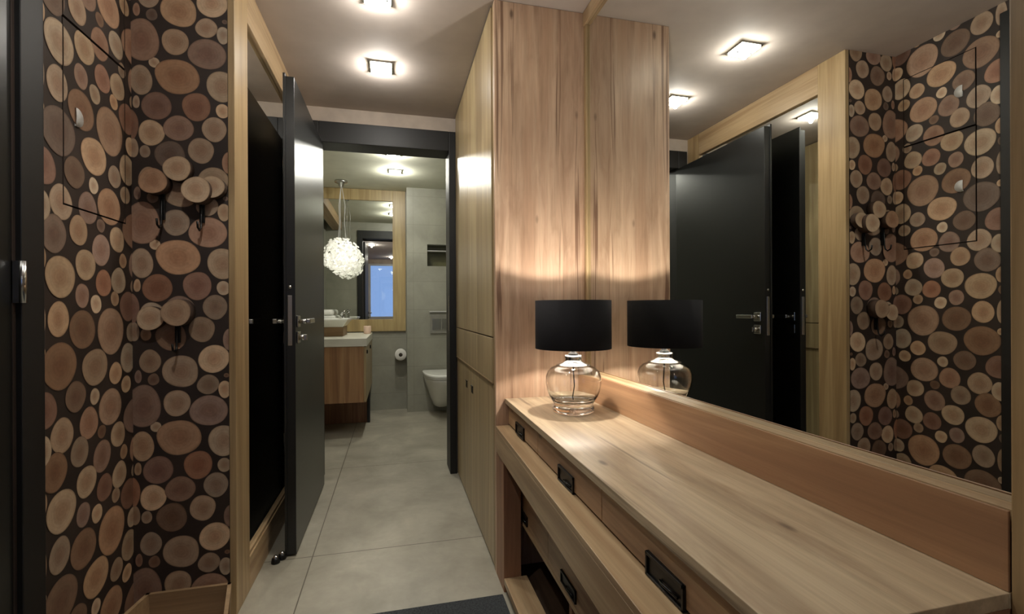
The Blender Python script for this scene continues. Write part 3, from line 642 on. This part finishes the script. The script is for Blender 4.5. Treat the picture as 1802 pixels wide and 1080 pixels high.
bm = bm_new(); box(bm, -0.865, -0.735, YB2+0.012, YW-0.03, 2.245, HB-0.001, 0.003)
struct('trim_3', bm, W_frY, 'oak beam under the bathroom ceiling on the left', 'beam')
bm = bm_new(); box(bm, nx0+0.003, nx1-0.003, YR+0.02, YR+0.118, nz1-0.07, nz1-0.062); tag(obj('niche_shelf', bm, WPLAS), 'thin shelf inside the olive wall niche', 'shelf')

t = thing('bathroom_mirror', 'oak framed mirror above the bathroom washstand', 'mirror', (-0.4, YW, 0.85))
fx0, fx1, fz0, fz1 = -0.948, 0.122, 0.849, HB-0.002; yf = YW-0.022
bx('frame_stile', W_bathframe, t, fx1-0.135, fx1, yf, YW-0.0005, fz0, fz1, bev=0.002)
bx('frame_stile', W_bathframe, t, fx0, fx0+0.10, yf, YW-0.0005, fz0, fz1, bev=0.002)
bx('top_rail', W_bathframe, t, fx0+0.10, fx1-0.135, yf, YW-0.0005, 2.250, fz1, bev=0.002)
bx('bottom_rail', W_bathframe, t, fx0+0.10, fx1-0.135, yf, YW-0.0005, fz0, 0.978, bev=0.002)
bm = bm_new(); box(bm, fx0+0.10, fx1-0.135, YW-0.008, YW-0.004, 0.978, 2.25); obj('mirror_glass', bm, MIRROR, t)

# washstand
t = thing('washstand', 'hanging oak washstand with a pale thick countertop', 'washstand', (-0.55, 4.8, 0))
vx0, vx1, vy0, vy1 = -0.93, -0.226, 4.20, YW-0.024
bx('countertop', STONE, t, vx0, vx1, vy0, vy1, 0.772, 0.840, bev=0.003)
bx('carcass', W_bathV, t, vx0+0.005, vx1-0.026, vy0+0.006, vy1-0.002, 0.300, 0.7715, bev=0.001)
for k, (y0, y1) in enumerate(((vy0+0.008, 4.76), (4.764, vy1-0.004))):
    dd = bx('door', W_ven, t, vx1-0.0255, vx1-0.006, y0, y1, 0.302, 0.768, bev=0.001)
    bm = bm_new(); yc = y0+0.10; box(bm, vx1-0.006, vx1+0.004, yc-0.03, yc+0.03, 0.705, 0.735, 0.002); obj('handle', bm, B_metal, dd)
bx('support_panel', W_side, t, vx0+0.01, vx1-0.03, 4.79, 4.81, 0.0, 0.2995, bev=0.001)
bx('support_post', B_frame, t, vx1-0.0298, vx1-0.004, 4.765, 4.83, 0.0, 0.2995, bev=0.001)

# basin: flared white tray on an oak plinth
t = thing('wash_basin', 'white flared basin on a low oak plinth on the washstand', 'basin', (-0.62, 4.75, 0.84))
bx('plinth', W_riser, t, -0.86, -0.452, 4.58, 4.95, 0.8405, 0.925, bev=0.002)
bm = bm_new()
def ring(x0, x1, y0, y1, z): return [bm.verts.new(p) for p in ((x0, y0, z), (x1, y0, z), (x1, y1, z), (x0, y1, z))]
rows = [ring(-0.85, -0.455, 4.57, 4.96, 0.9255), ring(-0.90, -0.408, 4.50, 5.02, 0.985), ring(-0.90, -0.408, 4.50, 5.02, 1.000), ring(-0.888, -0.420, 4.512, 5.008, 1.000), ring(-0.84, -0.465, 4.58, 4.95, 0.940)]
for A, B in zip(rows, rows[1:]):
    for i in range(4): bm.faces.new((A[i], A[(i+1) % 4], B[(i+1) % 4], B[i]))
bm.faces.new(list(reversed(rows[0]))); bm.faces.new(rows[-1])
bmesh.ops.bevel(bm, geom=bm.edges[:], offset=0.004, segments=2, profile=0.5, affect='EDGES')
obj('bowl', bm, WHITE, t)
# tap
t = thing('basin_tap', 'chrome lever tap behind the white basin', 'tap', (-0.50, 5.10, 0.84))
bm = bm_new(); lathe(bm, (-0.50, 5.10, 0.8405), [(0, 0), (0.03, 0), (0.03, 0.008), (0.021, 0.012), (0.021, 0.20), (0.017, 0.215), (0, 0.216)], 24); obj('body', bm, CHROME, t)
bm = bm_new(); tube(bm, [(-0.50, 5.09, 1.025), (-0.50, 5.03, 1.045), (-0.50, 4.97, 1.048), (-0.50, 4.945, 1.035)], [0.014, 0.013, 0.012, 0.012], 14); obj('spout', bm, CHROME, t)
bm = bm_new(); tube(bm, [(-0.50, 5.10, 1.056), (-0.485, 5.13, 1.075), (-0.46, 5.17, 1.082)], [0.009, 0.007, 0.006], 12); obj('lever', bm, CHROME, t)
# folded towels behind the basin
for k, (z0, z1, x0, x1, lab) in enumerate(((0.8405, 0.94, -0.80, -0.575, 'bottom folded white towel of the stack behind the basin'), (0.9405, 1.025, -0.795, -0.58, 'middle folded white towel of the stack behind the basin'), (1.0255, 1.085, -0.78, -0.60, 'top folded white towel of the stack behind the basin'))):
    bm = bm_new(); box(bm, x0, x1, 5.06, 5.22, z0, z1, 0.02); tag(obj('folded_towel', bm, TOWEL, loc=(-0.68, 5.14, z0)), lab, 'towel', 'towels behind the basin')
# candle
t = thing('candle_jar', 'small pale pink candle glass on the countertop corner', 'candle', (-0.262, 5.0, 0.84))
bm = bm_new(); lathe(bm, (-0.262, 5.0, 0.8405), [(0, 0), (0.033, 0), (0.036, 0.01), (0.036, 0.075), (0.034, 0.078), (0.032, 0.075), (0.032, 0.068), (0, 0.068)], 32); obj('wax', bm, CREAM, t)
bm = bm_new(); tube(bm, [(-0.262, 5.0, 0.908), (-0.261, 5.0, 0.92)], 0.0012, 6); obj('wick', bm, B_metal, t)

# toilet paper
t = thing('toilet_roll', 'white toilet roll on the grey wall below the mirror frame', 'toilet roll', (0.065, YW-0.06, 0.6))
bm = bm_new(); lathe(bm, (0.065, YW-0.125, 0.600), [(0.020, 0), (0.058, 0), (0.060, 0.002), (0.060, 0.098), (0.058, 0.1), (0.020, 0.1)], 40, 'Y'); obj('paper', bm, PAPER, t)
bm = bm_new(); lathe(bm, (0.065, YW-0.122, 0.600), [(0, 0.004), (0.0195, 0), (0.0195, 0.09), (0, 0.09)], 28, 'Y'); obj('core', bm, CARD, t)
bm = bm_new(); tube(bm, [(0.065, YW-0.020, 0.600), (0.065, YW-0.0005, 0.600)], 0.012, 16); obj('holder', bm, CHROME, t)

# toilet
TX = 0.475
t = thing('toilet', 'white wall hung toilet with closed lid under the flush plate', 'toilet', (TX, YR, 0.1))
def oval(bm, cx, yb, w, ln, z, n=40, sq=2.6):
    """D-shaped outline: flat at the wall, rounded at the front"""
    pts = []
    for k in range(n+1):
        a = math.pi*k/n; cx_, sy_ = math.cos(a), math.sin(a)
        pts.append((cx+w/2*math.copysign(abs(cx_)**(2/sq), cx_), yb-ln*(abs(sy_)**(2/sq)), z))
    return [bm.verts.new(p) for p in pts]
bm = bm_new()
rows = [oval(bm, TX, YR-0.0005, w_, l_, z_) for w_, l_, z_ in ((0.12, 0.20, 0.075), (0.17, 0.25, 0.09), (0.22, 0.32, 0.165), (0.28, 0.40, 0.255), (0.335, 0.47, 0.335), (0.355, 0.50, 0.37), (0.36, 0.505, 0.397))]
for A, B in zip(rows, rows[1:]):
    for i in range(len(A)):
        f = bm.faces.new((A[i], A[(i+1) % len(A)], B[(i+1) % len(B)], B[i])); f.smooth = i < len(A)-1
bm.faces.new(list(reversed(rows[0]))); bm.faces.new(rows[-1]); obj('bowl', bm, WHITE, t)
bm = bm_new(); A = oval(bm, TX, YR-0.03, 0.37, 0.485, 0.399); B = oval(bm, TX, YR-0.03, 0.374, 0.488, 0.413)
for i in range(len(A)): bm.faces.new((A[i], A[(i+1) % len(A)], B[(i+1) % len(B)], B[i]))
bm.faces.new(list(reversed(A))); bm.faces.new(B); obj('seat', bm, WHITE, t)
bm = bm_new(); rows = [oval(bm, TX, YR-0.03, w_, l_, z_) for w_, l_, z_ in ((0.374, 0.488, 0.4145), (0.378, 0.49, 0.42), (0.376, 0.488, 0.433), (0.35, 0.465, 0.442))]
for A, B in zip(rows, rows[1:]):
    for i in range(len(A)): bm.faces.new((A[i], A[(i+1) % len(A)], B[(i+1) % len(B)], B[i]))
bm.faces.new(list(reversed(rows[0]))); bm.faces.new(rows[-1]); obj('lid', bm, WHITE, t)
t = thing('flush_plate', 'rectangular grey flush plate on the wall above the toilet', 'flush plate', (0.49, YR, 0.93))
bm = bm_new(); box(bm, 0.373, 0.610, YR-0.012, YR-0.0005, 0.825, 1.025, 0.002); PLATE = plain('satin grey plate', (150, 148, 138), 0.3, metal=0.3); obj('plate', bm, PLATE, t)
for a in ((0.395, 0.485), (0.495, 0.59)):
    bm = bm_new(); box(bm, a[0], a[1], YR-0.017, YR-0.0122, 0.865, 0.985, 0.003); obj('button', bm, CHROME, t)
bm = bm_new(); box(bm, 0.365, 0.618, YR-0.02, YR-0.0005, 1.052, 1.062, 0.001); obj('top_strip', bm, WPLAS, t)

# pendant lamp
PX, PY, PZ, PR = -0.507, 5.02, 1.618, 0.185
t = thing('pendant_lamp', 'white crystal petal ball lamp hanging in the bathroom', 'pendant lamp', (PX, PY, HB))
bm = bm_new(); lathe(bm, (PX, PY, HB), [(0, -0.0005), (0.062, -0.0005), (0.062, -0.02), (0.03, -0.03), (0.022, -0.06), (0, -0.062)], 32); obj('ceiling_rose', bm, CHROME, t)
bm = bm_new()
for k in range(3):
    a = k*2*math.pi/3+0.3; bow = 0.035
    tube(bm, [(PX+0.006*math.cos(a), PY+0.006*math.sin(a), HB-0.06), (PX+bow*math.cos(a), PY+bow*math.sin(a), HB-0.24), (PX+bow*0.8*math.cos(a), PY+bow*0.8*math.sin(a), HB-0.42), (PX+0.045*math.cos(a), PY+0.045*math.sin(a), PZ+PR*0.9)], 0.003, 8)
obj('cord', bm, WPLAS, t)
bm = bm_new(); rg = random.Random(3); N = 620
for k in range(N):
    z = 1-2*(k+0.5)/N; r = math.sqrt(1-z*z); a = k*2.399963
    n = Vector((r*math.cos(a), r*math.sin(a), z)); rad = PR*rg.uniform(0.72, 1.03)
    c = Vector((PX, PY, PZ)) + n*rad
    tn = n.orthogonal().normalized(); tn.rotate(Matrix.Rotation(rg.uniform(0, 6.28), 3, n)); bn = n.cross(tn)
    tilt = rg.uniform(-0.9, 0.9); tn2 = tn*math.cos(tilt)+n*math.sin(tilt); s = rg.uniform(0.012, 0.019)
    q = 8; vs = [bm.verts.new(c + tn2*s*math.cos(2*math.pi*i/q) + bn*s*math.sin(2*math.pi*i/q)) for i in range(q)]
    bm.faces.new(vs)
cr = obj('crystal_petals', bm, CRYSTAL, t); cr['kind'] = 'stuff'
bm = bm_new(); bmesh.ops.create_uvsphere(bm, u_segments=20, v_segments=14, radius=0.055, matrix=Matrix.Translation((PX, PY, PZ))); obj('bulb', bm, PENDBULB, t)
